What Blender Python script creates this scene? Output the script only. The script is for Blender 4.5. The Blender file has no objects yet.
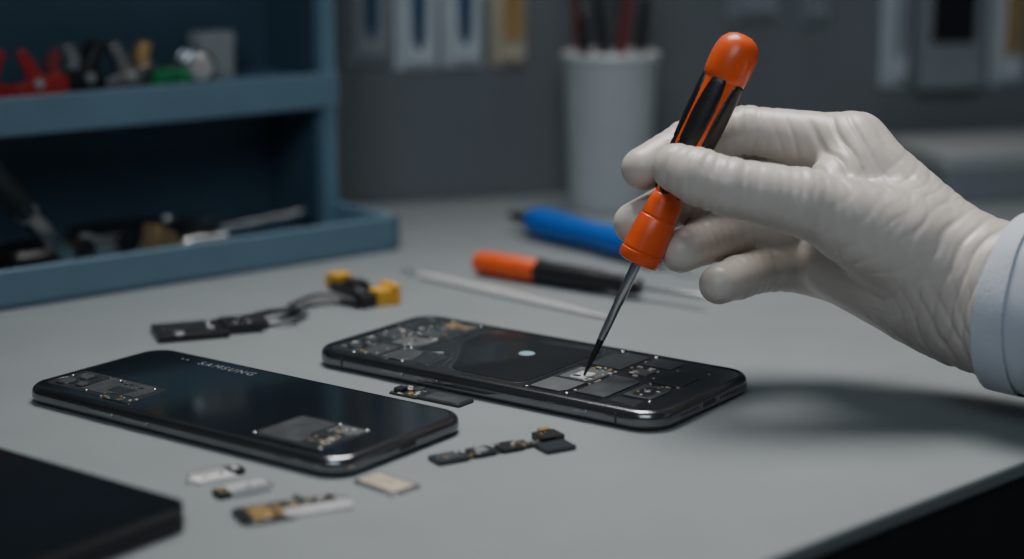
import bpy, math, random
import numpy as np
from mathutils import Vector, Matrix, noise
random.seed(4)
scene = bpy.context.scene
COL = scene.collection
PI = math.pi

# ------------------------------------------------------------ materials
MATS = {}
def mat(name, col, rough=0.5, metal=0.0, var=0.08, vscale=60.0, bump=0.0, bscale=400.0, coat=0.0, spec=0.5, sheen=0.0, sss=0.0, ridged=0.0):
    if name in MATS: return MATS[name]
    m = bpy.data.materials.new(name); m.use_nodes = True
    nt = m.node_tree; b = nt.nodes['Principled BSDF']
    b.inputs['Roughness'].default_value = rough
    b.inputs['Metallic'].default_value = metal
    b.inputs['Specular IOR Level'].default_value = spec
    b.inputs['Coat Weight'].default_value = coat
    b.inputs['Coat Roughness'].default_value = 0.05
    b.inputs['Sheen Weight'].default_value = sheen
    if sss>0:
        b.inputs['Subsurface Weight'].default_value = sss
        b.inputs['Subsurface Radius'].default_value = (1.0,0.6,0.4)
        b.inputs['Subsurface Scale'].default_value = 0.003
    tc = nt.nodes.new('ShaderNodeTexCoord')
    n = nt.nodes.new('ShaderNodeTexNoise'); n.inputs['Scale'].default_value = vscale; n.inputs['Detail'].default_value = 5
    nt.links.new(tc.outputs['Object'], n.inputs['Vector'])
    r = nt.nodes.new('ShaderNodeValToRGB')
    r.color_ramp.elements[0].position = 0.3; r.color_ramp.elements[1].position = 0.7
    r.color_ramp.elements[0].color = [max(0, c*(1-var)) for c in col] + [1]
    r.color_ramp.elements[1].color = [min(1, c*(1+var)) for c in col] + [1]
    nt.links.new(n.outputs['Fac'], r.inputs['Fac']); nt.links.new(r.outputs['Color'], b.inputs['Base Color'])
    if bump > 0:
        n2 = nt.nodes.new('ShaderNodeTexNoise'); n2.inputs['Scale'].default_value = bscale; n2.inputs['Detail'].default_value = 3
        nt.links.new(tc.outputs['Object'], n2.inputs['Vector'])
        bp = nt.nodes.new('ShaderNodeBump'); bp.inputs['Strength'].default_value = bump; bp.inputs['Distance'].default_value = 0.001
        nt.links.new(n2.outputs['Fac'], bp.inputs['Height']); nt.links.new(bp.outputs['Normal'], b.inputs['Normal'])
        if ridged > 0:
            mp = nt.nodes.new('ShaderNodeMapping'); mp.inputs['Rotation'].default_value=(0.3,0.75,0.5); mp.inputs['Scale'].default_value=(2.4,0.9,1.0)
            nt.links.new(tc.outputs['Object'], mp.inputs['Vector'])
            n3 = nt.nodes.new('ShaderNodeTexNoise'); n3.noise_type='RIDGED_MULTIFRACTAL'; n3.normalize=False
            n3.inputs['Scale'].default_value=48; n3.inputs['Detail'].default_value=3; n3.inputs['Distortion'].default_value=0.5
            nt.links.new(mp.outputs['Vector'], n3.inputs['Vector'])
            b3 = nt.nodes.new('ShaderNodeBump'); b3.inputs['Strength'].default_value=ridged; b3.inputs['Distance'].default_value=0.0006
            nt.links.new(n3.outputs['Fac'], b3.inputs['Height']); nt.links.new(bp.outputs['Normal'], b3.inputs['Normal'])
            nt.links.new(b3.outputs['Normal'], b.inputs['Normal'])
    MATS[name] = m
    return m

M_TABLE = mat('table_laminate', (0.235,0.258,0.264), 0.5, var=0.04, vscale=25, bump=0.12, bscale=1800)
M_TEDGE = mat('table_edge', (0.02,0.021,0.023), 0.6)
M_WALL = mat('wall_paint', (0.18,0.193,0.202), 0.9, var=0.10, vscale=3, bump=0.1, bscale=300)
M_FLOOR = mat('floor_dark', (0.03,0.032,0.035), 0.8)
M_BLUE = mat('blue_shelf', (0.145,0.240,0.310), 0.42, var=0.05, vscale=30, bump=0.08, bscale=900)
M_BLUE_SHADE = mat('blue_shelf_shaded', (0.045,0.082,0.115), 0.65, var=0.08, vscale=20)  # darker copy of shelf blue; shade of the inner panels put into the colour
M_BLACKG = mat('black_glass', (0.008,0.009,0.011), 0.13, var=0.1, coat=0.7)
M_BLACKM = mat('black_metal_frame', (0.22,0.225,0.235), 0.19, 0.95, var=0.1)
M_INNER = mat('phone_interior_black', (0.012,0.013,0.015), 0.17, var=0.15, coat=0.3)
M_BATT = mat('battery_black', (0.015,0.017,0.020), 0.17, var=0.1, vscale=90)
M_STEEL = mat('steel', (0.75,0.76,0.77), 0.28, 0.85, var=0.08, vscale=200)
M_STEELM = mat('steel_mid', (0.50,0.51,0.52), 0.25, 0.9, var=0.08, vscale=200)
M_STEELD = mat('dark_steel', (0.30,0.31,0.32), 0.26, 0.9, var=0.12, vscale=200)
M_SHIELD = mat('shield_grey', (0.21,0.22,0.225), 0.32, 0.55, var=0.15, vscale=150)
M_SHIELDM = mat('shield_mid', (0.12,0.127,0.133), 0.32, 0.55, var=0.25, vscale=180)
M_SHIELDD = mat('shield_dark', (0.045,0.050,0.056), 0.30, 0.4, var=0.2, vscale=150)
M_BRIGHT = mat('bright_tin', (0.90,0.90,0.88), 0.28, 0.5, var=0.1, vscale=300)
M_GOLD = mat('gold_contact', (0.68,0.44,0.18), 0.30, 0.7, var=0.2, vscale=300)
M_TAN = mat('tan_chip', (0.50,0.43,0.32), 0.5, 0.2, var=0.2, vscale=250)
M_BLK = mat('black_plastic', (0.017,0.018,0.020), 0.32, var=0.15, bump=0.06)
M_RUB = mat('black_rubber', (0.013,0.013,0.014), 0.36, var=0.15, bump=0.12, bscale=1500)
M_ORG = mat('orange_plastic', (0.80,0.105,0.022), 0.30, var=0.05, vscale=80, bump=0.04, bscale=900)
M_YEL = mat('yellow_plastic', (0.72,0.38,0.04), 0.45, var=0.1)
M_BLUEP = mat('blue_plastic', (0.01,0.12,0.50), 0.22, var=0.08)
M_BLUET = mat('blue_tool_print', (0.025,0.075,0.16), 0.4, var=0.08)
M_RED = mat('red_plastic', (0.38,0.022,0.022), 0.28, var=0.1)
M_GRN = mat('green_plastic', (0.02,0.24,0.08), 0.3, var=0.1)
M_WHT = mat('white_plastic', (0.42,0.43,0.42), 0.5, var=0.04)
M_CARD = mat('pale_card', (0.56,0.60,0.62), 0.6, var=0.05)
M_CARDB = mat('beige_card', (0.56,0.48,0.35), 0.6, var=0.06)
M_GREYP = mat('grey_panel', (0.27,0.295,0.315), 0.6, var=0.06)
M_CYAN = mat('pale_cyan_label', (0.26,0.44,0.50), 0.5, var=0.08)
M_MARK = mat('printed_grey', (0.22,0.23,0.245), 0.4, 0.3, var=0.02)
M_CUP = mat('cup_ceramic', (0.52,0.54,0.54), 0.4, var=0.03)
M_DRED = mat('dark_red_wood', (0.20,0.03,0.03), 0.4, var=0.2)
M_PCB = mat('pcb_dark', (0.022,0.030,0.032), 0.35, var=0.3, vscale=400)
M_BRASS = mat('dull_brass', (0.32,0.21,0.10), 0.4, 0.4, var=0.2)

# ------------------------------------------------------------ geometry
def box(sx, sy, sz, c=(0,0,0)):
    x,y,z = sx/2, sy/2, sz/2; cx,cy,cz = c
    v = [(cx+i*x, cy+j*y, cz+k*z) for k in (-1,1) for j in (-1,1) for i in (-1,1)]
    f = [(0,2,3,1),(4,5,7,6),(0,1,5,4),(2,6,7,3),(0,4,6,2),(1,3,7,5)]
    return v, f
def b0(x0,x1,y0,y1,z0,z1):
    return box(x1-x0,y1-y0,z1-z0,((x0+x1)/2,(y0+y1)/2,(z0+z1)/2))
def lathe(prof, n=32, a0=0, a1=2*PI):
    full = abs(a1-a0-2*PI) < 1e-6
    m = n if full else n+1
    v=[];f=[]
    for (r,z) in prof:
        for i in range(m):
            a = a0+(a1-a0)*i/n
            v.append((r*math.cos(a), r*math.sin(a), z))
    for k in range(len(prof)-1):
        for i in range(n):
            j=(i+1)%m if full else i+1
            f.append((k*m+i,k*m+j,(k+1)*m+j,(k+1)*m+i))
    if full:
        if prof[0][0]>1e-7: f.append(tuple(reversed(range(m))))
        if prof[-1][0]>1e-7: f.append(tuple((len(prof)-1)*m+i for i in range(m)))
    return v,f
def outline(l,w,r,n=8):
    r=max(min(r,l/2-1e-5,w/2-1e-5),1e-5); o=[]
    for (sx,sy,a) in ((1,1,0),(-1,1,PI/2),(-1,-1,PI),(1,-1,1.5*PI)):
        for i in range(n+1):
            t=a+PI/2*i/n
            o.append((sx*(l/2-r)+r*math.cos(t), sy*(w/2-r)+r*math.sin(t)))
    return o
def loft(levels, capb=True, capt=True):
    v=[];f=[];n=len(levels[0][0])
    for o,z in levels:
        v+= [(a,b,z) for a,b in o]
    for k in range(len(levels)-1):
        for i in range(n):
            j=(i+1)%n
            f.append((k*n+i,k*n+j,(k+1)*n+j,(k+1)*n+i))
    if capb: f.append(tuple(reversed(range(n))))
    if capt: f.append(tuple((len(levels)-1)*n+i for i in range(n)))
    return v,f
def rplate(l,w,r,z0,z1,c=(0,0),ch=0.0002,n=5):
    L=[(outline(l,w,r,n),z0),(outline(l,w,r,n),z1-ch),(outline(l-2*ch,w-2*ch,max(r-ch,1e-4),n),z1)]
    return tr(loft(L),Matrix.Translation((c[0],c[1],0)))
def poly(o,z0,z1):
    return loft([(o,z0),(o,z1)])
def tube(pts, rad, n=12, flat=1.0, closed=False):
    pts=[Vector(p) for p in pts]
    if not isinstance(rad,(list,tuple)): rad=[rad]*len(pts)
    v=[];f=[]
    prev=None; N_=len(pts)
    for i,p in enumerate(pts):
        if closed: d=(pts[(i+1)%N_]-pts[i-1]).normalized()
        else: d=(pts[min(i+1,N_-1)]-pts[max(i-1,0)]).normalized()
        if prev is None:
            u=Vector((0,0,1)).cross(d)
            if u.length<0.05: u=Vector((0,1,0)).cross(d)
        else:
            u=prev-d*prev.dot(d)
        u.normalize(); prev=u; w=d.cross(u)
        for k in range(n):
            a=2*PI*k/n
            v.append(tuple(p+u*math.cos(a)*rad[i]+w*math.sin(a)*rad[i]*flat))
    for i in range(N_ if closed else N_-1):
        i2=(i+1)%N_
        for k in range(n):
            j=(k+1)%n
            f.append((i*n+k,i*n+j,i2*n+j,i2*n+k))
    if not closed:
        f.append(tuple(reversed(range(n)))); f.append(tuple((N_-1)*n+k for k in range(n)))
    return v,f
def spline(pts, n=8):
    pts=[Vector(p) for p in pts]; out=[]
    P=[pts[0]]+pts+[pts[-1]]
    for i in range(1,len(P)-2):
        for k in range(n):
            t=k/n
            a,b,c,d=P[i-1],P[i],P[i+1],P[i+2]
            out.append(0.5*((2*b)+(c-a)*t+(2*a-5*b+4*c-d)*t*t+(3*b-a-3*c+d)*t**3))
    out.append(pts[-1]); return out
def roundpoly(pts,r,n=5):
    out=[];N_=len(pts)
    for i in range(N_):
        p=Vector(pts[i]);a=Vector(pts[i-1]);b=Vector(pts[(i+1)%N_])
        da=(a-p);db=(b-p);rr=min(r,da.length*0.45,db.length*0.45)
        s=p+da.normalized()*rr;e=p+db.normalized()*rr
        for k in range(n+1):
            t=k/n; q=s*(1-t)**2+p*2*t*(1-t)+e*t*t
            out.append((q.x,q.y))
    return out
def tr(g, M):
    return [tuple(M@Vector(p)) for p in g[0]], g[1]
def RZ(a): return Matrix.Rotation(math.radians(a),4,'Z')
def RY(a): return Matrix.Rotation(math.radians(a),4,'Y')
def RX(a): return Matrix.Rotation(math.radians(a),4,'X')
def TL(x,y,z=0): return Matrix.Translation((x,y,z))
def mk(name, geos, m, parent=None, M=None, bevel=0, smooth=True, label=None, cat=None, kind=None, group=None, seg=2):
    if isinstance(geos,tuple): geos=[geos]
    v=[];f=[]
    for g in geos:
        o=len(v); v+=list(g[0]); f+=[tuple(i+o for i in q) for q in g[1]]
    me=bpy.data.meshes.new(name); me.from_pydata(v,[],f); me.validate(); me.update()
    me.materials.append(m)
    ob=bpy.data.objects.new(name,me); COL.objects.link(ob)
    if M is not None: ob.matrix_local=M
    if parent is not None: ob.parent=parent
    if bevel>0:
        b=ob.modifiers.new('bevel','BEVEL'); b.width=bevel; b.segments=seg; b.limit_method='ANGLE'; b.angle_limit=math.radians(40)
    if smooth:
        for p in me.polygons: p.use_smooth=True
        try:
            me.set_sharp_from_angle(angle=math.radians(35))
        except Exception: pass
    if label: ob['label']=label
    if cat: ob['category']=cat
    if kind: ob['kind']=kind
    if group: ob['group']=group
    return ob
def thing(name,label,cat,M=None,group=None):
    e=bpy.data.objects.new(name,None); COL.objects.link(e); e.empty_display_size=0.01
    if M is not None: e.matrix_local=M
    e['label']=label; e['category']=cat
    if group: e['group']=group
    return e

# ------------------------------------------------------------ setting
wd=Vector((math.cos(math.radians(18)),math.sin(math.radians(18)),0)); w0=Vector((-0.0663,1.07,0))
def WM(s,z,off=0.0):   # frame on the back wall, local -y faces the room
    p=w0+wd*s+Vector((wd.y,-wd.x,0))*off
    return TL(p.x,p.y,z)@RZ(18)
mk('wall_back',b0(-1.6,2.0,0,0.08,-0.75,1.7),M_WALL,M=WM(0,0,0),kind='structure',smooth=False)
mk('floor',b0(-2.5,2.5,-1.5,2.2,-0.80,-0.752),M_FLOOR,kind='structure',smooth=False)

# workbench: front edge runs at about 42 degrees, rear edge follows the wall
ed=Vector((math.cos(math.radians(42.2)),math.sin(math.radians(42.2)))); e0=Vector((0.0735,0.484))
A=e0-ed*1.0; B=e0+ed*1.05
def wally(x): return w0.y+(x-w0.x)*math.tan(math.radians(18))-0.003
top=[(A.x,A.y),(B.x,B.y),(B.x,wally(B.x)),(-1.1,wally(-1.1)),(-1.1,A.y)]
bench=thing('workbench','grey laminate workbench top with a dark front edge','workbench')
mk('worktop',poly(top,-0.006,0.0),M_TABLE,bench,bevel=0.0012,smooth=False)
nn=Vector((ed.y,-ed.x))
top2=[(a[0]-nn.x*0.002 if i<2 else a[0], a[1]-nn.y*0.002 if i<2 else a[1]) for i,a in enumerate(top)]
mk('worktop_core',poly(top2,-0.035,-0.006),M_TEDGE,bench,smooth=False)
for (x,y) in ((-1.0,0.25),(-0.45,0.2),(0.75,1.2),(-1.0,0.7)):
    mk('leg',b0(x-0.03,x+0.03,y-0.03,y+0.03,-0.752,-0.035),M_TEDGE,bench,smooth=False)

# ------------------------------------------------------------ blue shelf
S0=TL(-0.0587,0.924,0)@RZ(39)      # local -x runs along the unit, +y is depth
Ls=0.46
sh=thing('shelf_unit','blue bench organiser with a raised shelf and low tray','shelf',S0)
mk('tray',[b0(-Ls,0,0,0.115,0,0.003),b0(-Ls,0,0,0.004,0,0.018),b0(-0.004,0,0,0.115,0,0.018),b0(-Ls,-Ls+0.004,0,0.115,0,0.018)],M_BLUE,sh,bevel=0.0006)
mk('back_panel',b0(-Ls,-0.001,0.112,0.117,0.003,0.23),M_BLUE_SHADE,sh,smooth=False)
mk('side_panel',b0(-0.010,-0.001,0.063,0.112,0.003,0.23),M_BLUE_SHADE,sh,bevel=0.0005)
mk('side_panel_edge',b0(-0.009,-0.0005,0.056,0.0635,0.003,0.23),M_BLUE,sh,bevel=0.0005)  # front edge of the side panel, kept in the lit shelf blue
mk('side_panel',b0(-Ls,-Ls+0.009,0.063,0.112,0.003,0.23),M_BLUE_SHADE,sh,bevel=0.0005)
mk('shelf_board',[b0(-Ls+0.009,-0.0005,0.055,0.112,0.070,0.086),b0(-Ls+0.009,-0.0003,0.054,0.058,0.070,0.0885)],M_BLUE,sh,bevel=0.0006)
mk('top_board',b0(-Ls,0,0.055,0.117,0.23,0.24),M_BLUE,sh,bevel=0.0006)

ZS=0.086
def SM(s,d,z,rot=0): return S0@TL(-s,d,z)@RZ(rot)
def clamp(label,m,M,sc=1.0,group=None,jaw=None):
    t=thing('spring_clamp',label,'clamp',M,group)
    for sg in (1,-1):
        arm=spline([(-0.017*sc,sg*0.010*sc,0),(-0.006*sc,sg*0.0065*sc,0),(0.002*sc,sg*0.0035*sc,0),(0.010*sc,sg*0.005*sc,0),(0.017*sc,sg*0.0012*sc,0)],5)
        mk('arm',tr(tube(arm,[0.0036*sc]*len(arm),8,1.5),TL(0,0,0.0054*sc)),m,t)
        mk('jaw_pad',b0(0.014*sc,0.021*sc,sg*0.0016*sc-0.0014*sc,sg*0.0016*sc+0.0014*sc,0.001*sc,0.010*sc),jaw or M_BLK,t,bevel=0.0004)
    mk('spring',tr(lathe([(0.0032*sc,0),(0.0045*sc,0.001*sc),(0.0045*sc,0.011*sc),(0.0032*sc,0.012*sc)],16),TL(0.002*sc,0,0.0)),M_STEELD,t)
    return t
def angle_clip(label,m,mj,s,d,z,rot,sc=1.0,group=None,flip=1):
    # angular spring clip standing upright: body with raised thumb lever and a jaw block
    t=thing('spring_clip',label,'clip',SM(s,d,z,rot),group)
    P=[(-0.0120,0.0),(0.0115,0.0),(0.0120,0.0050),(0.0050,0.0065),(0.0065,0.0120),(0.0095,0.0190),(0.0060,0.0215),(0.0015,0.0145),(-0.0020,0.0085),(-0.0085,0.0110),(-0.0125,0.0075)]
    P=[(x*sc*flip,y*sc) for x,y in P][::flip]
    mk('clip_body',tr(poly(roundpoly(P,0.0016*sc,3),-0.0045*sc,0.0045*sc),RX(90)),m,t,bevel=0.0007)
    P=[(-0.0100,0.0090),(-0.0040,0.0090),(-0.0030,0.0140),(-0.0065,0.0205),(-0.0105,0.0195),(-0.0085,0.0140)]
    P=[(x*sc*flip,y*sc) for x,y in P][::flip]
    mk('thumb_lever',tr(poly(roundpoly(P,0.0012*sc,3),-0.0038*sc,0.0038*sc),RX(90)),mj,t,bevel=0.0006)
    mk('pivot_pin',tr(lathe([(0.0022*sc,-0.0055*sc),(0.0022*sc,0.0055*sc)],14),TL(0.0005*flip*sc,0,0.0060*sc)@RX(90)),M_STEEL,t)
    return t
def pliers(label,mh,mj,M,L=0.10,group=None,th=0.0035):
    t=thing('pliers',label,'pliers',M,group); k=L/0.1
    for sg in (1,-1):
        h=spline([(-0.06*k,sg*0.012*k,0),(-0.04*k,sg*0.015*k,0),(-0.015*k,sg*0.009*k,0),(0,sg*0.002*k,0)],6)
        mk('handle',tr(tube(h,[th*1.15]+[th]*(len(h)-2)+[th*0.7],10,1.0),TL(0,0,th*1.15)),mh,t)
        mk('jaw',poly([(0.0,-0.001*sg),(0.012*k,0.0),(0.04*k,0.0002*sg),(0.04*k,0.0015*sg),(0.012*k,0.0065*k*sg),(-0.004,0.005*k*sg)][::sg],th*0.4,th*1.9),mj,t,bevel=0.0005)
    mk('pivot',tr(lathe([(0.0045*k,0.001),(0.0045*k,th*2.1),(0.0035*k,th*2.3)],20),TL(0,0,0)),M_STEEL,t)
    return t
g='red clips on the blue shelf'
angle_clip('red plastic spring clip standing on the blue shelf',M_RED,M_RED,0.190,0.076,ZS,5,1.15,g)
angle_clip('red plastic spring clip beside another red clip',M_RED,M_DRED,0.163,0.072,ZS,-15,1.1,g,-1)
angle_clip('black spring clip with chrome lever on the shelf',M_BLK,M_STEELM,0.138,0.076,ZS,10,1.2)
angle_clip('dark steel spring clip with gold lever on shelf',M_STEELD,M_GOLD,0.113,0.076,ZS,-5,1.15,None,-1)
def roller(name,label,cat,m1,m2,M,r=0.008,l=0.02):
    t=thing(name,label,cat,M)
    mk('barrel',tr(lathe([(r*0.8,-l/2),(r,-l/2+0.001),(r,-l*0.15),(r*0.8,-l*0.1),(r*0.8,l*0.1),(r,l*0.15),(r,l/2-0.001),(r*0.8,l/2)],24),TL(0,0,r)@RY(90)),m1,t)
    mk('cap',tr(lathe([(r*0.65,-l*0.7),(r*0.75,-l*0.65),(r*0.75,-l*0.5)],20),TL(0,0,r)@RY(90)),m2,t)
    return t
clamp('green plastic spring clamp lying on the blue shelf',M_GRN,SM(0.092,0.072,ZS,10),0.85)
roller('metal_nozzle','silver metal cylinder nozzle lying on the blue shelf','nozzle',M_STEELD,M_STEEL,SM(0.074,0.078,ZS,75),0.0090,0.022)
bt=thing('supply_box','small white cardboard box standing on the blue shelf','box',SM(0.055,0.092,ZS,5))
mk('box_body',b0(-0.010,0.010,-0.006,0.006,0,0.022),M_WHT,bt,bevel=0.0006)
mk('box_lid',b0(-0.0104,0.0104,-0.0064,0.0064,0.018,0.0245),M_WHT,bt,bevel=0.0006)
# things in the low tray
ZT=0.0032
pliers('dark steel cutting pliers leaning up in the blue tray',M_BLK,M_STEELD,SM(0.194,0.034,0.0325,5)@RY(48),0.083,th=0.0046)
pliers('black handled pliers lying in the blue tray',M_BLK,M_STEEL,SM(0.205,0.085,ZT,0),0.09,th=0.0055)
pliers('black handled pliers with grey jaws lying in tray',M_RUB,M_STEEL,SM(0.146,0.066,ZT,10),0.085,th=0.0058)
mbk=thing('metal_holder','brown metal holder block lying in the blue tray','holder',SM(0.114,0.043,ZT,25))
mk('holder_body',[b0(-0.013,0.013,-0.006,0.006,0,0.006),tr(poly([(-0.013,0),(0.010,0),(0.003,0.008),(-0.010,0.0135)],-0.005,0.005),TL(0,0,0.0058)@RX(90))],M_BRASS,mbk,bevel=0.0008)
mk('clip_arm',tube([(-0.017,0.004,0.005),(-0.004,0.004,0.0155),(0.014,0.003,0.007)],0.0018,8),M_BLK,mbk)
pliers('black handled pliers with dark jaws beside a holder',M_BLK,M_STEELD,SM(0.090,0.084,ZT,5),0.08,th=0.0058)
roller('steel_bit','short steel bit lying in the blue tray','bit',M_STEELD,M_STEELM,SM(0.088,0.045,ZT,-5),0.0050,0.020)
sp=thing('spatula','polished steel spatula lying in the blue tray','spatula',SM(0.045,0.065,ZT,-8))
mk('blade',[tr(rplate(0.055,0.010,0.005,0,0.0022,(0.0,0)),TL(0,0,0.008)@RY(-6))],M_STEELM,sp)
mk('handle',tube([(-0.025,0,0.0045),(-0.045,0,0.0045)],0.0045,14),M_BLK,sp)
roller('steel_bit','short dark steel bit lying beside a spatula','bit',M_STEELD,M_STEEL,SM(0.030,0.036,ZT,-5),0.004,0.030)

# ------------------------------------------------------------ cup and brushes
cup=thing('pen_cup','white cylindrical cup holding brushes and tools','cup',TL(0.0575,1.052,0))
mk('cup_body',lathe([(0.0,0.0),(0.0225,0.0),(0.0235,0.001),(0.0275,0.089),(0.0278,0.0905),(0.0266,0.091),(0.0258,0.089),(0.0222,0.004),(0.0,0.004)],48),M_CUP,cup)
mk('rim',lathe([(0.0276,0.086),(0.0288,0.087),(0.0290,0.0905),(0.0280,0.0915),(0.0266,0.0905)],48),M_CUP,cup)
br=[((-0.006,0.004),(-0.024,0.008),0.150,M_DRED),((0.004,-0.004),(-0.012,-0.006),0.158,M_BLK),((0.0,0.008),(0.003,0.015),0.165,M_STEELD),((-0.004,-0.006),(0.014,-0.002),0.155,M_DRED),((0.008,0.0),(0.024,0.008),0.150,M_BLK),((0.004,0.006),(0.010,0.012),0.150,M_STEELD),((-0.010,-0.004),(-0.018,-0.010),0.140,M_BLK)]
for (a,b_,h,mm) in br:
    base=Vector((0.0575+a[0],1.052+a[1],0.0045)); tp=Vector((0.0575+b_[0],1.052+b_[1],h))
    e=thing('paint_brush',('dark red' if mm==M_DRED else 'black' if mm==M_BLK else 'grey')+' handled brush standing in the white cup','brush',TL(*base),'brushes in the white cup')
    d=(tp-base); pts=[d*0.0,d*0.3,d*0.55,d*0.62,d*0.8,d*0.95,d]
    mk('handle',tube(pts[:5],[0.0016,0.0022,0.0030,0.0030,0.0026],12),mm,e)
    mk('ferrule',tube([d*0.8,d*0.9],0.0026,12),M_STEELD,e)
    mk('bristles',tube([d*0.9,d*0.95,d],[0.0028,0.0036,0.0010],12),M_BLK,e)

# ------------------------------------------------------------ wall items
def pack(name,label,cat,X,w,z0,z1,mb,mi,mi2,tool='pen',group=None):
    s=(X-w0.x)/wd.x
    t=thing(name,label,cat,WM(s,z0),group); h=z1-z0
    mk('backing_card',b0(-w/2,w/2,-0.004,-0.0005,0,h),mb,t,bevel=0.0005)
    mk('blister',tr(rplate(w*0.72,h*0.82,0.004,0,0.006),TL(0,-0.004,h*0.46)@RX(90)),mi,t)
    if tool=='pen':
        mk('tool_in_pack',[tube([(0,-0.011,h*0.14),(0,-0.011,h*0.2),(0,-0.011,h*0.5),(0,-0.011,h*0.55),(0,-0.011,h*0.82)],[0.001,0.0035,0.0045,0.003,0.002],12)],mi2,t)
    else:
        mk('tool_in_pack',tr(rplate(w*0.5,h*0.45,0.002,0,0.003),TL(0,-0.010,h*0.45)@RX(90)),mi2,t)
    mk('hook',tube([(0,0,h-0.006),(0,-0.02,h-0.005)],0.0015,8),M_STEELD,t)
    return t
gp='packs hanging on the wall'
pack('blister_pack','pale grey hanging pack with dark tool','tool pack',-0.085,0.026,0.083,0.20,M_GREYP,M_GREYP,M_BLUET,'pen',gp)
pack('blister_pack','pale grey hanging pack with black pen tool','tool pack',-0.058,0.026,0.079,0.17,M_CARD,M_CARD,M_BLUET,'pen',gp)
pack('blister_pack','white hanging pack with blue tool','tool pack',-0.031,0.025,0.080,0.18,M_CARD,M_CARD,M_BLUET,'pen',gp)
pack('hanging_card','beige hanging card with orange block','card',-0.003,0.022,0.080,0.15,M_CARDB,M_CARDB,M_GOLD,'blk')
pack('hanging_card','grey hanging card high on the wall','card',0.150,0.035,0.103,0.20,M_GREYP,M_GREYP,M_CARD,'blk')
pack('blister_pack','pale hanging pack with steel tool','tool pack',0.190,0.020,0.100,0.20,M_GREYP,M_GREYP,M_STEELD,'pen',gp)
pack('blister_pack','tall pale pack hanging beside a grey frame','tool pack',0.246,0.018,0.058,0.19,M_CARD,M_CARD,M_GREYP,'pen',gp)
fr=thing('wall_display','grey framed unit with a black square screen on wall','display',WM((0.282-w0.x)/wd.x,0.056))
mk('frame',[b0(-0.024,0.024,-0.012,-0.0005,0,0.12)],M_GREYP,fr,bevel=0.001)
mk('screen',b0(-0.016,0.016,-0.0135,-0.011,0.030,0.070),M_BLACKG,fr,bevel=0.0006)
pack('hanging_card','pale hanging card with a yellow strip','card',0.326,0.024,0.056,0.15,M_CARD,M_CARD,M_GOLD,'blk')

bx=thing('storage_box','low white box with a lid resting by the wall','box',TL(0.315,1.118,0)@RZ(16))
mk('box_body',b0(-0.07,0.07,-0.04,0.04,0,0.020),M_GREYP,bx,bevel=0.001)
mk('box_lid',b0(-0.072,0.072,-0.042,0.042,0.0195,0.030),M_WHT,bx,bevel=0.0015)

# ------------------------------------------------------------ phones
def frame_geo(L,W,R,H):
    k=H/0.009; lv=[]
    for z,i in ((0.0,0.0026),(0.0006,0.0013),(0.0018,0.0003),(0.003,0.0),(0.0055,0.0),(0.0070,0.0003),(0.0082,0.0011),(0.0088,0.0019),(0.009,0.0025),(0.009,0.0028),(0.0082,0.0029)):
        lv.append((outline(L-2*i,W-2*i,R-i,12),z*k))
    return loft(lv)
def screw(x,y,z,parent,r=0.0007):
    mk('screw',tr(lathe([(r,0),(r,0.0002),(r*0.7,0.0003),(r*0.35,0.0003),(r*0.3,0.0001),(0,0.0001)],14),TL(x,y,z)),M_STEEL,parent)
def pl(name,x0,x1,y0,y1,z1,m,par,r=0.001,z0=None,label=None):
    return mk(name,rplate(x1-x0,y1-y0,r,z1-0.001 if z0 is None else z0,z1,((x0+x1)/2,(y0+y1)/2),0.00012),m,par,label=label)
rng=random.Random(11)
def scatter(par,x0,x1,y0,y1,z,n,mats,smax=0.0026):
    for i in range(n):
        w=rng.uniform(0.0006,smax); h_=rng.uniform(0.0005,smax*0.6)
        x=rng.uniform(x0,x1-w); y=rng.uniform(y0,y1-h_)
        pl('chip',x,x+w,y,y+h_,z+rng.uniform(0.0001,0.0003),rng.choice(mats),par,0.0002,z-0.0004)
def shield(pts,z,m,rr=0.0010,rim=None,z0=None,par=None):
    par=par or ph; z0=Z if z0 is None else z0
    o=roundpoly(pts,rr)
    mk('shield_cover',poly(o,z0-0.0002,z0+z),m,par)
    mk('shield_rim',tube([(x,y,z0+z) for x,y in o],0.00009,6,1,True),rim or M_STEELD,par)
def rc4(x0,x1,y0,y1): return [(x0,y0),(x1,y0),(x1,y1),(x0,y1)]

# phone with gloss back
PA=-36
P1=TL(-0.0985,0.6250,0)@RZ(PA)
ph=thing('smartphone','glossy black smartphone with its camera cover removed','phone',P1)
L1,W1,H1=0.157,0.0700,0.0066
mk('frame',frame_geo(L1,W1,0.0105,H1),M_BLACKM,ph)
mk('back_glass',rplate(L1-0.0057,W1-0.0057,0.0080,H1-0.0012,H1-0.0001,(0,0),0.0003,12),M_BLACKG,ph)
Z=H1-0.0001
pl('camera_plate',-0.0735,-0.028,-0.0275,-0.0075,Z+0.0001,M_SHIELDD,ph,0.003,Z-0.001)
shield([(-0.0555,-0.0255),(-0.0430,-0.0255),(-0.0420,-0.0225),(-0.0305,-0.0225),(-0.0300,-0.0130),(-0.0340,-0.0090),(-0.0555,-0.0090)],0.0003,M_SHIELDM,0.0012,M_SHIELD)
pl('shield_cover',-0.046,-0.036,-0.0220,-0.0155,Z+0.0004,M_SHIELDD,ph,0.0008,Z)
pl('shield_cover',-0.0725,-0.0575,-0.0098,-0.0085,Z+0.0003,M_STEELD,ph,0.0005,Z)
pl('flex_cable',-0.040,-0.0265,-0.0290,-0.0235,Z+0.0003,M_PCB,ph,0.0008,Z-0.0002)
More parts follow.
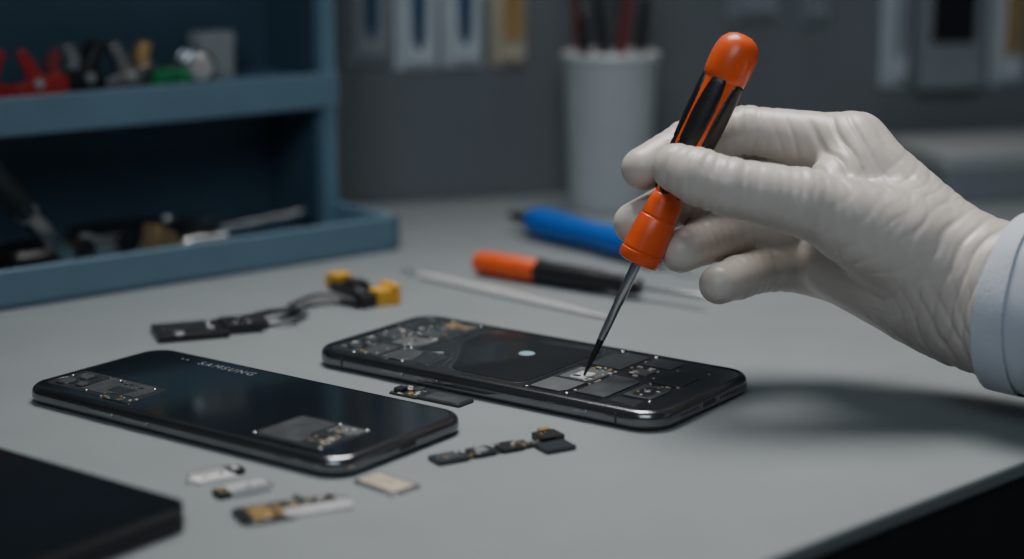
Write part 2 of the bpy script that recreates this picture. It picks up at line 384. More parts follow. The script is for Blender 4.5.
for (x,y,r) in ((-0.0675,-0.0215,0.0044),(-0.0655,-0.0135,0.0036),(-0.0590,-0.0215,0.0028)):
    mk('camera_lens',tr(lathe([(r,0),(r,0.0003),(r*0.88,0.0005),(r*0.78,0.0005),(r*0.72,0.0002),(r*0.3,0.0003),(0,0.0004)],28),TL(x,y,Z)),M_BLACKG,ph)
    mk('lens_ring',tr(lathe([(r*1.0,0),(r*1.0,0.0004),(r*0.97,0.0006),(r*0.94,0.0005)],28),TL(x,y,Z)),M_SHIELDM,ph)
for (x,y) in ((-0.0715,-0.0155),(-0.0515,-0.0100),(-0.0325,-0.0105),(-0.0520,-0.0260)): screw(x,y,Z+0.0002,ph,0.0005)
scatter(ph,-0.043,-0.027,-0.0285,-0.0235,Z+0.0002,12,[M_GOLD,M_TAN,M_BRIGHT,M_STEEL],0.0020)
scatter(ph,-0.054,-0.032,-0.0150,-0.0095,Z+0.0003,9,[M_SHIELDD,M_GOLD,M_SHIELD],0.0022)
pl('bottom_bracket',0.0325,0.0650,-0.0285,-0.0020,Z+0.0001,M_SHIELDD,ph,0.002,Z-0.001)
shield([(0.0345,-0.0265),(0.0530,-0.0265),(0.0530,-0.0200),(0.0500,-0.0180),(0.0500,-0.0040),(0.0345,-0.0040)],0.0002,M_SHIELDM,0.0015,M_SHIELD)
shield([(0.0520,-0.0120),(0.0580,-0.0120),(0.0600,-0.0095),(0.0640,-0.0095),(0.0640,-0.0035),(0.0520,-0.0035)],0.0003,M_SHIELD,0.0008)
mk('flex_cable',poly(roundpoly([(0.0540,-0.0260),(0.0640,-0.0260),(0.0640,-0.0150),(0.0610,-0.0135),(0.0540,-0.0135)],0.001),Z,Z+0.00025),M_PCB,ph)
scatter(ph,0.0535,0.0640,-0.0255,-0.0135,Z+0.0002,18,[M_GOLD,M_TAN,M_BRIGHT,M_BLK,M_STEEL],0.0026)
scatter(ph,0.0530,0.0635,-0.0115,-0.0040,Z+0.0003,10,[M_BLK,M_BRIGHT,M_GOLD,M_STEEL],0.0022)
for (x,y) in ((0.0340,-0.0272),(0.0635,-0.0272),(0.0635,-0.0032),(0.0512,-0.0032)): screw(x,y,Z+0.0002,ph,0.0005)
for (x,y) in ((-0.0560,0.0262),(-0.0535,0.0262)):
    mk('flash_dot',tr(lathe([(0.0006,0),(0.0006,0.0001),(0,0.00015)],12),TL(x,y,Z)),M_MARK,ph)
cu=bpy.data.curves.new('logo','FONT'); cu.body='SAMSUNG'; cu.size=0.0053; cu.extrude=0.00003; cu.offset=0.00009; cu.align_x='CENTER'; cu.align_y='CENTER'; cu.space_character=1.3
to=bpy.data.objects.new('printed_lettering',cu); COL.objects.link(to)
dg=bpy.context.evaluated_depsgraph_get(); dg.update()
tm=bpy.data.meshes.new_from_object(to.evaluated_get(dg)); bpy.data.objects.remove(to)
tm.materials.clear(); tm.materials.append(M_MARK)
to=bpy.data.objects.new('printed_lettering',tm); COL.objects.link(to); to.parent=ph; to.matrix_local=TL(-0.0318,0.0257,Z+0.00006)
for (a,b_) in ((0.010,0.022),(0.028,0.040)):
    mk('side_button',tr(rplate(b_-a,0.0014,0.0006,0,0.0005),TL((-a-b_)/2,-W1/2+0.0001,0.0034)@RX(90)),M_STEELD,ph)
mk('charging_port',tr(rplate(0.0022,0.009,0.0010,0,0.0002),TL(L1/2-0.00008,0,0.0033)@RY(90)),M_BLK,ph)

# phone under repair
P2=TL(0.0063,0.6767,0)@RZ(PA)
ph=thing('smartphone','opened black smartphone with battery and circuit modules exposed','phone',P2)
L2,W2,H2=0.162,0.0735,0.0073
mk('frame',frame_geo(L2,W2,0.0115,H2),M_BLACKM,ph)
mk('midframe',rplate(L2-0.0058,W2-0.0058,0.009,H2-0.0014,H2-0.0004,(0,0),0.0002,12),M_INNER,ph)
Z=H2-0.0004
bo=[(-0.0170,-0.0300),(0.0185,-0.0300),(0.0185,0.0300),(-0.0340,0.0300),(-0.0415,0.0225),(-0.0370,0.0040),(-0.0250,-0.0120)]
bo_in=[(x*0.955,y*0.955) for x,y in bo]
mk('battery',loft([(roundpoly(bo_in,0.006),Z-0.0005),(roundpoly(bo_in,0.006),Z+0.0001),(roundpoly([(x*0.99,y*0.99) for x,y in bo_in],0.006),Z+0.00022)]),M_BATT,ph)
mk('battery_outline',tube([(x,y,Z) for x,y in roundpoly(bo,0.007)],0.00016,6,1,True),M_SHIELDM,ph)
mk('battery_label',tr(lathe([(0.0032,0),(0.0032,0.0001),(0,0.00012)],28),TL(-0.0053,0.0065,Z+0.00022)),M_CYAN,ph)
mk('logic_board',[rplate(0.030,0.064,0.003,Z-0.0004,Z+0.00012,(-0.0600,0.0)),rplate(0.020,0.016,0.002,Z-0.0004,Z+0.0001,(-0.0360,-0.0220))],M_PCB,ph)
shield([(-0.0730,0.0130),(-0.0650,0.0130),(-0.0620,0.0160),(-0.0620,0.0280),(-0.0700,0.0290),(-0.0730,0.0250)],0.0003,M_SHIELDD,0.001,M_STEEL)
shield([(-0.0600,0.0170),(-0.0520,0.0170),(-0.0520,0.0210),(-0.0460,0.0210),(-0.0460,0.0300),(-0.0600,0.0300)],0.0003,M_SHIELDM,0.001,M_STEEL)
shield(rc4(-0.0600,-0.0490,0.0050,0.0145),0.0003,M_SHIELDM)
shield([(-0.0725,-0.0050),(-0.0640,-0.0050),(-0.0620,-0.0020),(-0.0620,0.0080),(-0.0725,0.0080)],0.0003,M_SHIELDM,0.001,M_STEEL)
shield([(-0.0600,-0.0110),(-0.0500,-0.0110),(-0.0460,-0.0060),(-0.0460,0.0010),(-0.0600,0.0010)],0.0003,M_SHIELD,0.001,M_STEEL)
shield([(-0.0490,-0.0300),(-0.0390,-0.0300),(-0.0360,-0.0260),(-0.0400,-0.0155),(-0.0490,-0.0155)],0.0003,M_SHIELDM,0.001,M_STEEL)
shield(rc4(-0.0610,-0.0515,-0.0300,-0.0150),0.0003,M_SHIELDM)
shield([(-0.0340,-0.0290),(-0.0270,-0.0290),(-0.0300,-0.0175),(-0.0360,-0.0170)],0.0002,M_SHIELDD)
for (x,y,r) in ((-0.0685,-0.0130,0.0038),(-0.0680,-0.0230,0.0040)):
    mk('camera_lens',tr(lathe([(r,0),(r,0.0005),(r*0.85,0.0007),(r*0.75,0.0007),(r*0.7,0.0003),(0,0.0005)],28),TL(x,y,Z)),M_BLACKG,ph)
    mk('lens_ring',tr(lathe([(r*1.03,0),(r*1.03,0.0006),(r*0.98,0.0008),(r*0.95,0.0007)],28),TL(x,y,Z)),M_STEELD,ph)
for pts in ([(-0.0470,0.0160),(-0.0440,0.0110),(-0.0450,0.0050),(-0.0400,0.0030)],[(-0.0480,-0.0130),(-0.0380,-0.0140),(-0.0310,-0.0110),(-0.0260,-0.0150),(-0.0200,-0.0290)],[(-0.0600,0.0315),(-0.0500,0.0320),(-0.0420,0.0300),(-0.0400,0.0250)]):
    mk('flex_trace',tube(spline([(x,y,Z+0.00012) for x,y in pts],6),0.00018,6),M_STEELM,ph)
for (x,y) in ((-0.0615,0.0315),(-0.0465,0.0315),(-0.0735,0.0105),(-0.0610,0.0020),(-0.0475,-0.0135),(-0.0380,-0.0310),(-0.0625,-0.0310),(0.0235,0.0315),(0.0390,0.0315),(0.0680,0.0220),(0.0385,-0.0300),(0.0690,-0.0220),(0.0540,0.0050),(0.0215,-0.0310)): screw(x,y,Z+0.0001,ph,0.0006)
CH=[M_GOLD,M_TAN,M_BRIGHT,M_STEEL,M_BLK,M_SHIELDD]
scatter(ph,-0.0735,-0.0465,-0.031,0.0315,Z+0.0003,60,CH,0.0024)
pl('gold_contact',-0.0595,-0.0540,0.0225,0.0285,Z+0.0005,M_GOLD,ph,0.0004,Z)
pl('gold_contact',-0.0530,-0.0480,0.0235,0.0265,Z+0.0005,M_BRASS,ph,0.0004,Z)
# lower modules
shield([(0.0220,-0.0300),(0.0350,-0.0300),(0.0370,-0.0270),(0.0370,-0.0150),(0.0220,-0.0150)],0.0003,M_SHIELD)
pl('flex_cable',0.0210,0.0385,-0.0140,0.0040,Z+0.0001,M_SHIELDD,ph,0.001,Z-0.0004)
shield([(0.0235,-0.0128),(0.0345,-0.0128),(0.0375,-0.0100),(0.0375,0.0020),(0.0235,0.0020)],0.0003,M_SHIELD,0.001,M_STEEL)
pl('charging_chip',0.0270,0.0335,-0.0112,-0.0025,Z+0.0005,M_BRIGHT,ph,0.0006,Z)
pl('gold_contact',0.0275,0.0305,-0.0105,-0.0082,Z+0.00062,M_SHIELDD,ph,0.0003,Z)
scatter(ph,0.0220,0.0385,0.0022,0.0072,Z+0.0002,18,CH[:5],0.0022)
scatter(ph,0.0340,0.0385,-0.0130,0.0020,Z+0.0003,6,CH[:4],0.0018)
shield([(0.0225,0.0085),(0.0370,0.0085),(0.0370,0.0300),(0.0270,0.0300),(0.0225,0.0250)],0.0002,M_SHIELDD,0.0015)
shield([(0.0400,-0.0270),(0.0530,-0.0270),(0.0530,-0.0030),(0.0500,0.0000),(0.0400,0.0000)],0.0003,M_SHIELDM,0.0015)
shield([(0.0420,0.0060),(0.0500,0.0060),(0.0500,0.0140),(0.0420,0.0140)],0.0002,M_SHIELDM,0.0008)
scatter(ph,0.0400,0.0525,0.0030,0.0170,Z+0.0002,9,CH,0.0028)
shield(rc4(0.0400,0.0530,0.0190,0.0300),0.0002,M_SHIELDD,0.0015)
shield([(0.0560,-0.0200),(0.0680,-0.0200),(0.0680,-0.0060),(0.0660,-0.0040),(0.0560,-0.0040)],0.0002,M_SHIELDM)
pl('port_recess',0.0582,0.0655,-0.0180,-0.0060,Z+0.0003,M_BLK,ph,0.002,Z)
mk('port_ring',tr(lathe([(0.0012,0),(0.0012,0.0002),(0.0008,0.0002),(0.0007,0.0001)],20),TL(0.0618,-0.0120,Z+0.0003)),M_STEEL,ph)
scatter(ph,0.0575,0.0665,-0.0195,-0.0050,Z+0.0003,6,CH[:4],0.0020)
shield([(0.0555,0.0000),(0.0680,0.0000),(0.0680,0.0150),(0.0640,0.0190),(0.0555,0.0190)],0.0002,M_SHIELDD,0.0015)
pl('speaker_module',0.0560,0.0675,-0.0290,-0.0225,Z+0.0002,M_SHIELDD,ph,0.0015,Z-0.0004)
scatter(ph,0.0540,0.0690,-0.0040,0.0005,Z+0.0001,8,[M_TAN,M_STEEL,M_GOLD],0.0016)
scatter(ph,0.0380,0.0400,-0.0270,0.0290,Z+0.0001,10,[M_TAN,M_STEEL,M_GOLD],0.0016)
for (a,b_) in ((0.016,0.027),(0.033,0.044),(-0.052,-0.046)):
    mk('side_button',tr(rplate(b_-a,0.0015,0.0006,0,0.0005),TL((-a-b_)/2,-W2/2+0.0001,0.0037)@RX(90)),M_STEELD,ph)
mk('charging_port',tr(rplate(0.0022,0.009,0.0010,0,0.0002),TL(L2/2-0.00008,0,0.0036)@RY(90)),M_BLK,ph)
for k in range(6):
    for sg in (1,-1):
        mk('speaker_hole',tr(lathe([(0.0006,0),(0.0006,0.00025),(0.0,0.00025)],10),TL(L2/2-0.00015,sg*(0.0085+0.0022*k),0.0036)@RY(90)),M_BLK,ph)
for x in (-0.064,0.064):
    mk('antenna_band',b0(x-0.0005,x+0.0005,-W2/2-0.00005,-W2/2+0.001,0.0020,0.0056),M_SHIELDD,ph)

# ------------------------------------------------------------ closed black tablet
tb=thing('tablet','closed matte black tablet lying on the workbench','tablet',TL(-0.0960,0.5080,0)@RZ(-36.5))
mk('body',rplate(0.21,0.14,0.004,0,0.0045,(-0.105,-0.07),0.0005),M_BLK,tb)
mk('screen',rplate(0.21,0.14,0.004,0.0050,0.0088,(-0.105,-0.07),0.0005),M_BLACKG,tb)
mk('hinge',b0(-0.2,-0.01,-0.012,-0.002,0.0040,0.0055),M_BLK,tb)

# ------------------------------------------------------------ loose parts
def part(name,label,x,y,rz,pieces,cat='phone part',group='loose phone parts on the workbench',sc=(1,1),zs=0.75,sct=()):
    t=thing(name,label,cat,TL(x,y,0)@RZ(rz),group)
    for p in pieces:
        nm,x0,x1,y0,y1,z0,z1,m=p
        x0*=sc[0];x1*=sc[0];y0*=sc[1];y1*=sc[1];z0*=zs;z1*=zs
        mk(nm,rplate(x1-x0,y1-y0,min(0.0008,(x1-x0)/3,(y1-y0)/3),z0,z1,((x0+x1)/2,(y0+y1)/2),0.00015),m,t)
    for s in sct: scatter(t,*s)
    return t
part('metal_bracket','bright steel bracket with small dark ends',-0.0955,0.5550,34,[('plate',-0.0075,0.0045,-0.0035,0.0025,0,0.0012,M_BRIGHT),('side_rail',-0.0075,0.0060,0.0022,0.0034,0,0.0024,M_STEEL),('end_tab',0.0040,0.0085,-0.0010,0.0030,0,0.0018,M_SHIELDD),('foot',-0.009,-0.006,-0.0015,0.0020,0,0.0008,M_STEEL),('contact',0.0050,0.0070,0.0000,0.0018,0.0012,0.0022,M_BRIGHT)],sc=(1.15,1.3),zs=1,sct=[(-0.006,0.003,-0.003,0.002,0.0012,4,[M_SHIELDD,M_GOLD,M_STEELD],0.0018),(0.004,0.010,-0.002,0.003,0.0010,4,[M_GOLD,M_STEEL],0.0018)])
part('metal_bracket','bright steel bracket with black insert',-0.0850,0.5430,34,[('plate',-0.0060,0.0075,-0.0030,0.0030,0,0.0013,M_BRIGHT),('side_rail',-0.0050,0.0070,-0.0042,-0.0030,0,0.0024,M_STEEL),('insert',-0.0100,-0.0055,-0.0035,0.0015,0,0.0018,M_BLK),('foot',0.0070,0.0095,-0.0015,0.0020,0,0.0008,M_STEEL),('contact',-0.0090,-0.0070,-0.0015,0.0005,0.0016,0.0022,M_GOLD)],sc=(1.05,1.3),zs=1,sct=[(-0.004,0.006,-0.002,0.002,0.0013,4,[M_SHIELDD,M_STEELD],0.0018),(-0.010,-0.005,-0.004,0.002,0.0016,4,[M_STEEL,M_BRIGHT],0.0016)])
part('flex_connector','brown and silver flex connector strip',-0.0665,0.5250,26,[('board',-0.0200,-0.0030,-0.0055,0.0050,0,0.0011,M_PCB),('copper_patch',-0.0165,-0.0085,-0.0030,0.0035,0.001,0.0016,M_GOLD),('copper_patch',-0.0075,-0.0045,-0.0040,0.0030,0.001,0.0016,M_BRASS),('steel_strip',-0.0055,0.0185,-0.0050,-0.0008,0,0.0018,M_BRIGHT),('flex_strip',-0.0060,0.0150,-0.0005,0.0050,0,0.0012,M_PCB),('end_tab',0.0145,0.0195,0.0000,0.0045,0,0.0022,M_STEEL),('black_cap',-0.0215,-0.0165,-0.0045,0.0030,0,0.0016,M_BLK),('clip',0.002,0.0045,0.001,0.006,0.001,0.0022,M_STEELD)],sc=(0.90,1.5),sct=[(-0.004,0.013,0.0000,0.007,0.0009,14,[M_GOLD,M_TAN,M_STEEL,M_BLK],0.0030),(-0.018,-0.004,-0.008,-0.004,0.0008,7,[M_STEEL,M_GOLD],0.002)])
part('shield_plate','flat tan shielding plate with grey rim',-0.0400,0.5475,-43,[('rim',-0.0098,0.0098,-0.0060,0.0060,0,0.0014,M_STEELM),('pad',-0.0086,0.0084,-0.0048,0.0048,0.0010,0.0017,M_TAN),('notch',0.0070,0.0100,-0.0070,-0.0045,0,0.0012,M_STEEL)],sct=[(-0.008,0.008,-0.0045,0.0045,0.0012,6,[M_SHIELD,M_GOLD],0.002)])
part('camera_module','small black camera module with grey plate',-0.0300,0.6475,-36,[('plate',-0.0040,0.0165,-0.0048,0.0048,0,0.0014,M_SHIELDD),('plate_top',-0.0010,0.0150,-0.0038,0.0038,0.0012,0.0017,M_SHIELDM),('board',-0.0165,-0.0030,-0.0055,0.0055,0,0.0010,M_PCB),('lens_block',-0.0155,-0.0115,-0.0040,0.0005,0.0008,0.0030,M_BLK),('connector',-0.0095,-0.0065,0.0000,0.0050,0.0008,0.0024,M_STEELD),('gold_contact',-0.0085,-0.0065,-0.0045,-0.0020,0.0008,0.0018,M_GOLD)],sct=[(-0.017,-0.003,-0.006,0.006,0.0009,20,[M_STEEL,M_BRIGHT,M_TAN,M_BLK],0.0028)])
part('charging_flex','black charging flex with chained connectors',-0.0040,0.5835,30,[('connector',-0.0240,-0.0130,-0.0042,0.0035,0,0.0020,M_SHIELDD),('plate',-0.0220,-0.0150,-0.0028,0.0020,0.0018,0.0024,M_SHIELDM),('flex_strip',-0.0145,0.0210,-0.0028,0.0024,0,0.0009,M_PCB),('chip_block',-0.0110,-0.0030,-0.0035,0.0035,0,0.0022,M_SHIELDD),('chip_block',-0.0010,0.0070,-0.0035,0.0040,0,0.0020,M_BLK),('metal_cap',-0.0090,-0.0050,-0.0020,0.0020,0.002,0.0026,M_STEEL),('end_block',0.0150,0.0235,-0.0010,0.0065,0,0.0028,M_BLK),('end_block',0.0105,0.0215,-0.0110,-0.0030,0,0.0020,M_SHIELDD),('gold_contact',0.0180,0.0220,0.0055,0.0080,0.001,0.0036,M_GOLD)],sc=(1.08,1.1),sct=[(-0.024,0.018,-0.0035,0.0035,0.0016,24,[M_STEEL,M_BRIGHT,M_GOLD,M_SHIELD],0.0024)])
# big ribbon assembly
t=part('ribbon_assembly','black ribbon cable assembly with flat connector block',-0.1215,0.7530,20,[('connector_block',-0.0330,-0.0030,-0.0150,0.0080,0,0.0030,M_BLK),('connector_cover',-0.0290,-0.0110,-0.0110,0.0030,0.0025,0.0036,M_SHIELDD),('side_block',-0.0040,0.0150,-0.0100,0.0060,0,0.0044,M_BLK),('steel_tab',0.0120,0.0280,-0.0130,-0.0050,0,0.0012,M_STEEL),('contact',-0.0260,-0.0220,-0.0150,-0.0100,0.0025,0.0038,M_STEEL)],'cable',zs=1,sct=[(-0.031,-0.004,-0.014,0.007,0.0032,16,[M_STEEL,M_SHIELDD,M_BLK,M_SHIELD],0.004),(-0.003,0.014,-0.009,0.005,0.0045,7,[M_SHIELDD,M_STEELD],0.004)])
rb=spline([(0.008,0.001,0.0042),(0.020,0.006,0.0048),(0.030,0.014,0.0032),(0.036,0.022,0.0018)],6)
mk('ribbon_cable',tube(rb,0.0045,12,0.12),M_BLK,t)
mk('ribbon_cable',tube(spline([(0.010,-0.006,0.0030),(0.024,-0.002,0.0030),(0.036,0.010,0.0015)],6),0.0020,12,0.2),M_STEELD,t)
t=thing('connector_plug','yellow and black plug connector beside ribbon cable','connector',TL(-0.0750,0.822,0)@RZ(-50),'yellow plug connectors on the workbench')
mk('plug_body',[rplate(0.022,0.012,0.002,0,0.0045,(0,0),0.0006),rplate(0.010,0.008,0.001,0.0044,0.0065,(0.002,0.001),0.0004)],M_BLK,t)
mk('yellow_sleeve',[rplate(0.009,0.009,0.002,0.0040,0.0080,(-0.011,0.001),0.0006),rplate(0.007,0.006,0.001,0,0.0060,(-0.018,0.002),0.0006)],M_YEL,t)
mk('pin',tube([(0.008,-0.003,0.004),(0.017,-0.004,0.003)],0.001,8),M_STEEL,t)
t=thing('connector_plug','yellow plug with black cap lying on workbench','connector',TL(-0.0600,0.800,0)@RZ(40),'yellow plug connectors on the workbench')
mk('yellow_sleeve',[rplate(0.010,0.009,0.0015,0,0.0075,(0.001,0),0.0008),rplate(0.004,0.012,0.001,0,0.0095,(0.0055,0),0.0008)],M_YEL,t)
mk('cap',rplate(0.008,0.008,0.001,0,0.006,(-0.0085,0),0.0006),M_BLK,t)
t=thing('cable_strap','short black cable strap looping to yellow plugs','cable',TL(-0.083,0.801,0))
mk('strap',tube(spline([(-0.016,-0.012,0.0015),(-0.005,-0.002,0.0040),(0.006,-0.001,0.0018),(0.016,-0.010,0.0015)],6),0.0036,12,0.3),M_BLK,t)

# steel tweezers
t=thing('tweezers','slim steel tweezers lying on the workbench','tweezers',TL(-0.0528,0.863,0)@RZ(-44.6))
for sg in (1,-1):
    pts=[(0.002,0,0.0016),(0.02,sg*0.0016,0.0016),(0.06,sg*0.0022,0.0016),(0.10,sg*0.0015,0.0014),(0.134,sg*0.0003,0.0011)]
    mk('arm',tube(pts,[0.0015,0.0015,0.0015,0.0012,0.0006],10,0.9),M_BRIGHT,t)
mk('joint',rplate(0.014,0.0045,0.002,0,0.0032,(0.006,0),0.0004),M_STEEL,t)

# ------------------------------------------------------------ screwdrivers
def place_axis(p,q):
    p=Vector(p);q=Vector(q); d=(q-p).normalized()
    return Matrix.Translation(p)@d.to_track_quat('Z','Y').to_matrix().to_4x4()
T0=(0.02705,0.6515,0.00755); T1=(0.0840,0.6600,0.1320)
sd=thing('screwdriver','orange and black precision screwdriver held upright in gloved hand','screwdriver',place_axis(T0,T1))
mk('tip',lathe([(0.0,0.0),(0.00045,0.0001),(0.0007,0.003),(0.0011,0.008),(0.0013,0.013),(0.0014,0.015)],20),M_BLK,sd)
mk('shaft',lathe([(0.0013,0.0145),(0.0015,0.0165),(0.0016,0.022),(0.0017,0.030),(0.0019,0.0305),(0.0019,0.049)],20),M_STEELM,sd)
mk('collar',lathe([(0.0022,0.0466),(0.0060,0.0467),(0.0074,0.0473),(0.0081,0.0488),(0.0081,0.0510),(0.0077,0.0513),(0.0077,0.0519),(0.0080,0.0522),(0.0077,0.0580),(0.0072,0.0645),(0.0070,0.0650),(0.0067,0.0652),(0.0067,0.0658),(0.0069,0.0660),(0.0064,0.0715),(0.0060,0.0738),(0.0054,0.0745)],40),M_ORG,sd)
core=[(0.0054,0.0735),(0.0057,0.077),(0.0066,0.085),(0.0073,0.095),(0.0076,0.106),(0.0076,0.116),(0.0074,0.123)]
mk('handle_core',lathe(core,40),M_ORG,sd)
def rc(z):
    for (r0,z0),(r1,z1) in zip(core[:-1],core[1:]):
        if z0<=z<=z1: return r0+(r1-r0)*(z-z0)/(z1-z0)
    return core[-1][0]
for k in range(5):
    v=[];f=[];nz=40;na=14
    for i in range(nz+1):
        u=i/nz; z=0.0742+u*0.0486
        hw=math.radians(33)*(min(1,(max(0.0,math.sin(PI*u)))**0.16+0.04)-0.09*math.sin(PI*u*1.5)**2)
        for j in range(na+1):
            w=j/na*2-1
            a=math.radians(-70)+k*2*PI/5+w*hw+0.25*(u-0.5)
            gro=0.00035*max(0.0,math.cos(u*PI*2*7))**6*(1 if 0.12<u<0.45 else 0)
            r=rc(z)+0.0010*(1-abs(w)**8)*min(1,math.sin(PI*u)*8)-0.0002-gro
            v.append((r*math.cos(a),r*math.sin(a),z))
    for i in range(nz):
        for j in range(na):
            a=i*(na+1)+j; f.append((a,a+1,a+na+2,a+na+1))
    mk('rubber_grip',(v,f),M_RUB,sd)
mk('end_cap',lathe([(0.0074,0.1205),(0.0080,0.1213),(0.0083,0.1235),(0.0085,0.1265),(0.0085,0.1295),(0.0082,0.1328),(0.0073,0.1356),(0.0055,0.1377),(0.0030,0.1389),(0.0,0.1392)],40),M_ORG,sd)

sd2=thing('screwdriver','orange and black screwdriver lying on the workbench','screwdriver',place_axis((0.0870,0.7880,0.0061),(-0.0160,0.8640,0.0061)))
mk('shaft',lathe([(0.0,0.0),(0.0008,0.0005),(0.0013,0.004),(0.0014,0.036)],16),M_STEELM,sd2)
mk('black_grip',lathe([(0.0015,0.034),(0.0034,0.0345),(0.0042,0.037),(0.0047,0.046),(0.0042,0.050),(0.0051,0.058),(0.0053,0.070),(0.0055,0.080),(0.0055,0.092)],32),M_RUB,sd2)
mk('orange_end',lathe([(0.0053,0.0915),(0.0059,0.093),(0.0059,0.118),(0.0057,0.126),(0.0048,0.1290),(0.0,0.1295)],32),M_ORG,sd2)
mk('end_ring',lathe([(0.0057,0.090),(0.0061,0.0905),(0.0061,0.0920),(0.0057,0.0925)],32),M_BLK,sd2)

bl=thing('pry_tool','blue handled pry tool lying on the workbench','pry tool',place_axis((0.0800,0.869,0.0088),(-0.0015,0.975,0.0088)))
mk('handle',lathe([(0.003,0.008),(0.0058,0.010),(0.0074,0.022),(0.0078,0.045),(0.0070,0.062),(0.0076,0.078),(0.0086,0.095),(0.0084,0.106),(0.0070,0.113),(0.0040,0.117)],28),M_BLUEP,bl)
mk('black_tip',lathe([(0.0042,0.1160),(0.0036,0.120),(0.0028,0.128),(0.0012,0.134)],20),M_BLK,bl)
mk('steel_tip',lathe([(0.0006,-0.02),(0.0016,-0.012),(0.0018,0.010)],14),M_STEELD,bl)

# ------------------------------------------------------------ gloved hand (signed distance surface)
V=np.array
FING={
 'index':[((.1289,.670,.0920),.0124),((.0898,.6855,.0955),.0102),((.0668,.678,.0920),.0095),((.0490,.6670,.0835),.0091)],
 'middle':[((.1238,.682,.0769),.0124),((.0875,.690,.0750),.0104),((.0635,.682,.0680),.0099),((.0465,.6685,.0622),.0093)],
 'ring':[((.1218,.680,.0600),.0122),((.0915,.683,.0580),.0105),((.0735,.671,.0553),.0100),((.0632,.6585,.0537),.0092)],
 'pinky':[((.1200,.673,.0445),.0116),((.0975,.674,.0435),.0096),((.0855,.663,.0428),.0091),((.0770,.653,.0422),.0085)],
 'thumb':[((.1383,.634,.0640),.0172),((.1035,.630,.0772),.0132),((.0765,.6290,.0830),.0114),((.0665,.6330,.0860),.0111),((.0590,.6390,.0882),.0099)],
}
PALM=[((.160,.640,.0545),.0200,(.1289,.670,.0915),.0124),
 ((.163,.645,.0490),.0200,(.1238,.680,.0769),.0132),
 ((.163,.647,.0420),.0190,(.1218,.680,.0600),.0132),
 ((.164,.641,.0345),.0205,(.1200,.672,.0455),.0126),
 ((.158,.640,.0450),.0235,(.178,.626,.0415),.0272),
 ((.178,.626,.0415),.0272,(.230,.582,.0415),.0285),
 ((.157,.634,.0520),.0205,(.120,.634,.0695),.0150),
 ((.145,.654,.0600),.0180,(.128,.664,.0700),.0150),
 ((.145,.645,.0460),.0190,(.120,.658,.0510),.0145),
 ((.114,.650,.0770),.0110,(.128,.662,.0850),.0120)]
def cone(p,a,ra,b,rb):
    a=V(a,dtype=np.float32);b=V(b,dtype=np.float32);ab=b-a
    t=np.clip(((p-a)@ab)/float(ab@ab),0,1)
    q=p-a-t[...,None]*ab
    return np.sqrt((q*q).sum(-1))-(ra+(rb-ra)*t)
def smin(a,b,k):
    h=np.clip(0.5+0.5*(b-a)/k,0,1)
    return b+(a-b)*h-k*h*(1-h)
def sdf(p):
    pal=None
    for a,ra,b,rb in PALM:
        d=cone(p,a,ra,b,rb); pal=d if pal is None else smin(pal,d,0.009)
    fin=None
    for n,ch in FING.items():
        fd=None
        for (a,ra),(b,rb) in zip(ch[:-1],ch[1:]):
            d=cone(p,a,ra,b,rb); fd=d if fd is None else smin(fd,d,0.0020)
        if n=='thumb': th=fd
        else: fin=fd if fin is None else smin(fin,fd,0.0008)
    r=smin(pal,fin,0.006)
    return smin(r,th,0.0065*np.clip((p[...,0]-0.090)/0.03,0.10,1.6))+0.0010
h=0.0009
lo=V([.030,.545,.004]);hi=V([.236,.712,.116])
ax=[np.arange(lo[i],hi[i],h,dtype=np.float32) for i in range(3)]
G=np.stack(np.meshgrid(*ax,indexing='ij'),-1)
S=np.concatenate([sdf(G[i:i+20]) for i in range(0,G.shape[0],20)],0)
ins=S<0
c8=[ins[i:ins.shape[0]-1+i,j:ins.shape[1]-1+j,k:ins.shape[2]-1+k] for i in(0,1) for j in(0,1) for k in(0,1)]
cnt=sum(c.astype(np.int8) for c in c8); mix=(cnt>0)&(cnt<8)
idx=-np.ones(mix.shape,dtype=np.int64); idx[mix]=np.arange(mix.sum())
ijk=np.argwhere(mix); Pv=(lo+(ijk+0.5)*h).astype(np.float32)
quads=[]
for a in range(3):
    b_,c_=(a+1)%3,(a+2)%3
    s0=[slice(None)]*3;s1=[slice(None)]*3
    s0[a]=slice(0,-1);s1[a]=slice(1,None)
    A_=ins[tuple(s0)];B_=ins[tuple(s1)]
    e=np.argwhere(A_!=B_)
    e=e[(e[:,b_]>0)&(e[:,c_]>0)&(e[:,b_]<mix.shape[b_])&(e[:,c_]<mix.shape[c_])]
    fl=A_[e[:,0],e[:,1],e[:,2]]
    def cell(db,dc):
        q=e.copy();q[:,b_]-=db;q[:,c_]-=dc
        return idx[q[:,0],q[:,1],q[:,2]]
    Q=np.stack([cell(1,1),cell(0,1),cell(0,0),cell(1,0)],1)
    Q[~fl]=Q[~fl][:,::-1]
    quads.append(Q)
quads=np.concatenate(quads); quads=quads[(quads>=0).all(1)]
def grad(p,e=0.0004):
    g=np.zeros_like(p)
    for i in range(3):
        d=np.zeros(3,dtype=np.float32);d[i]=e
        g[:,i]=(sdf(p+d)-sdf(p-d))/(2*e)
    return g/np.maximum(np.linalg.norm(g,axis=1,keepdims=True),1e-6)
def proj(p,n=3):
    for _ in range(n): p=p-grad(p)*sdf(p)[:,None]
    return p
edges=np.concatenate([quads[:,[0,1]],quads[:,[1,2]],quads[:,[2,3]],quads[:,[3,0]]])
edges=np.unique(np.sort(edges,1),axis=0)
deg=np.bincount(edges.ravel(),minlength=len(Pv)).astype(np.float32)
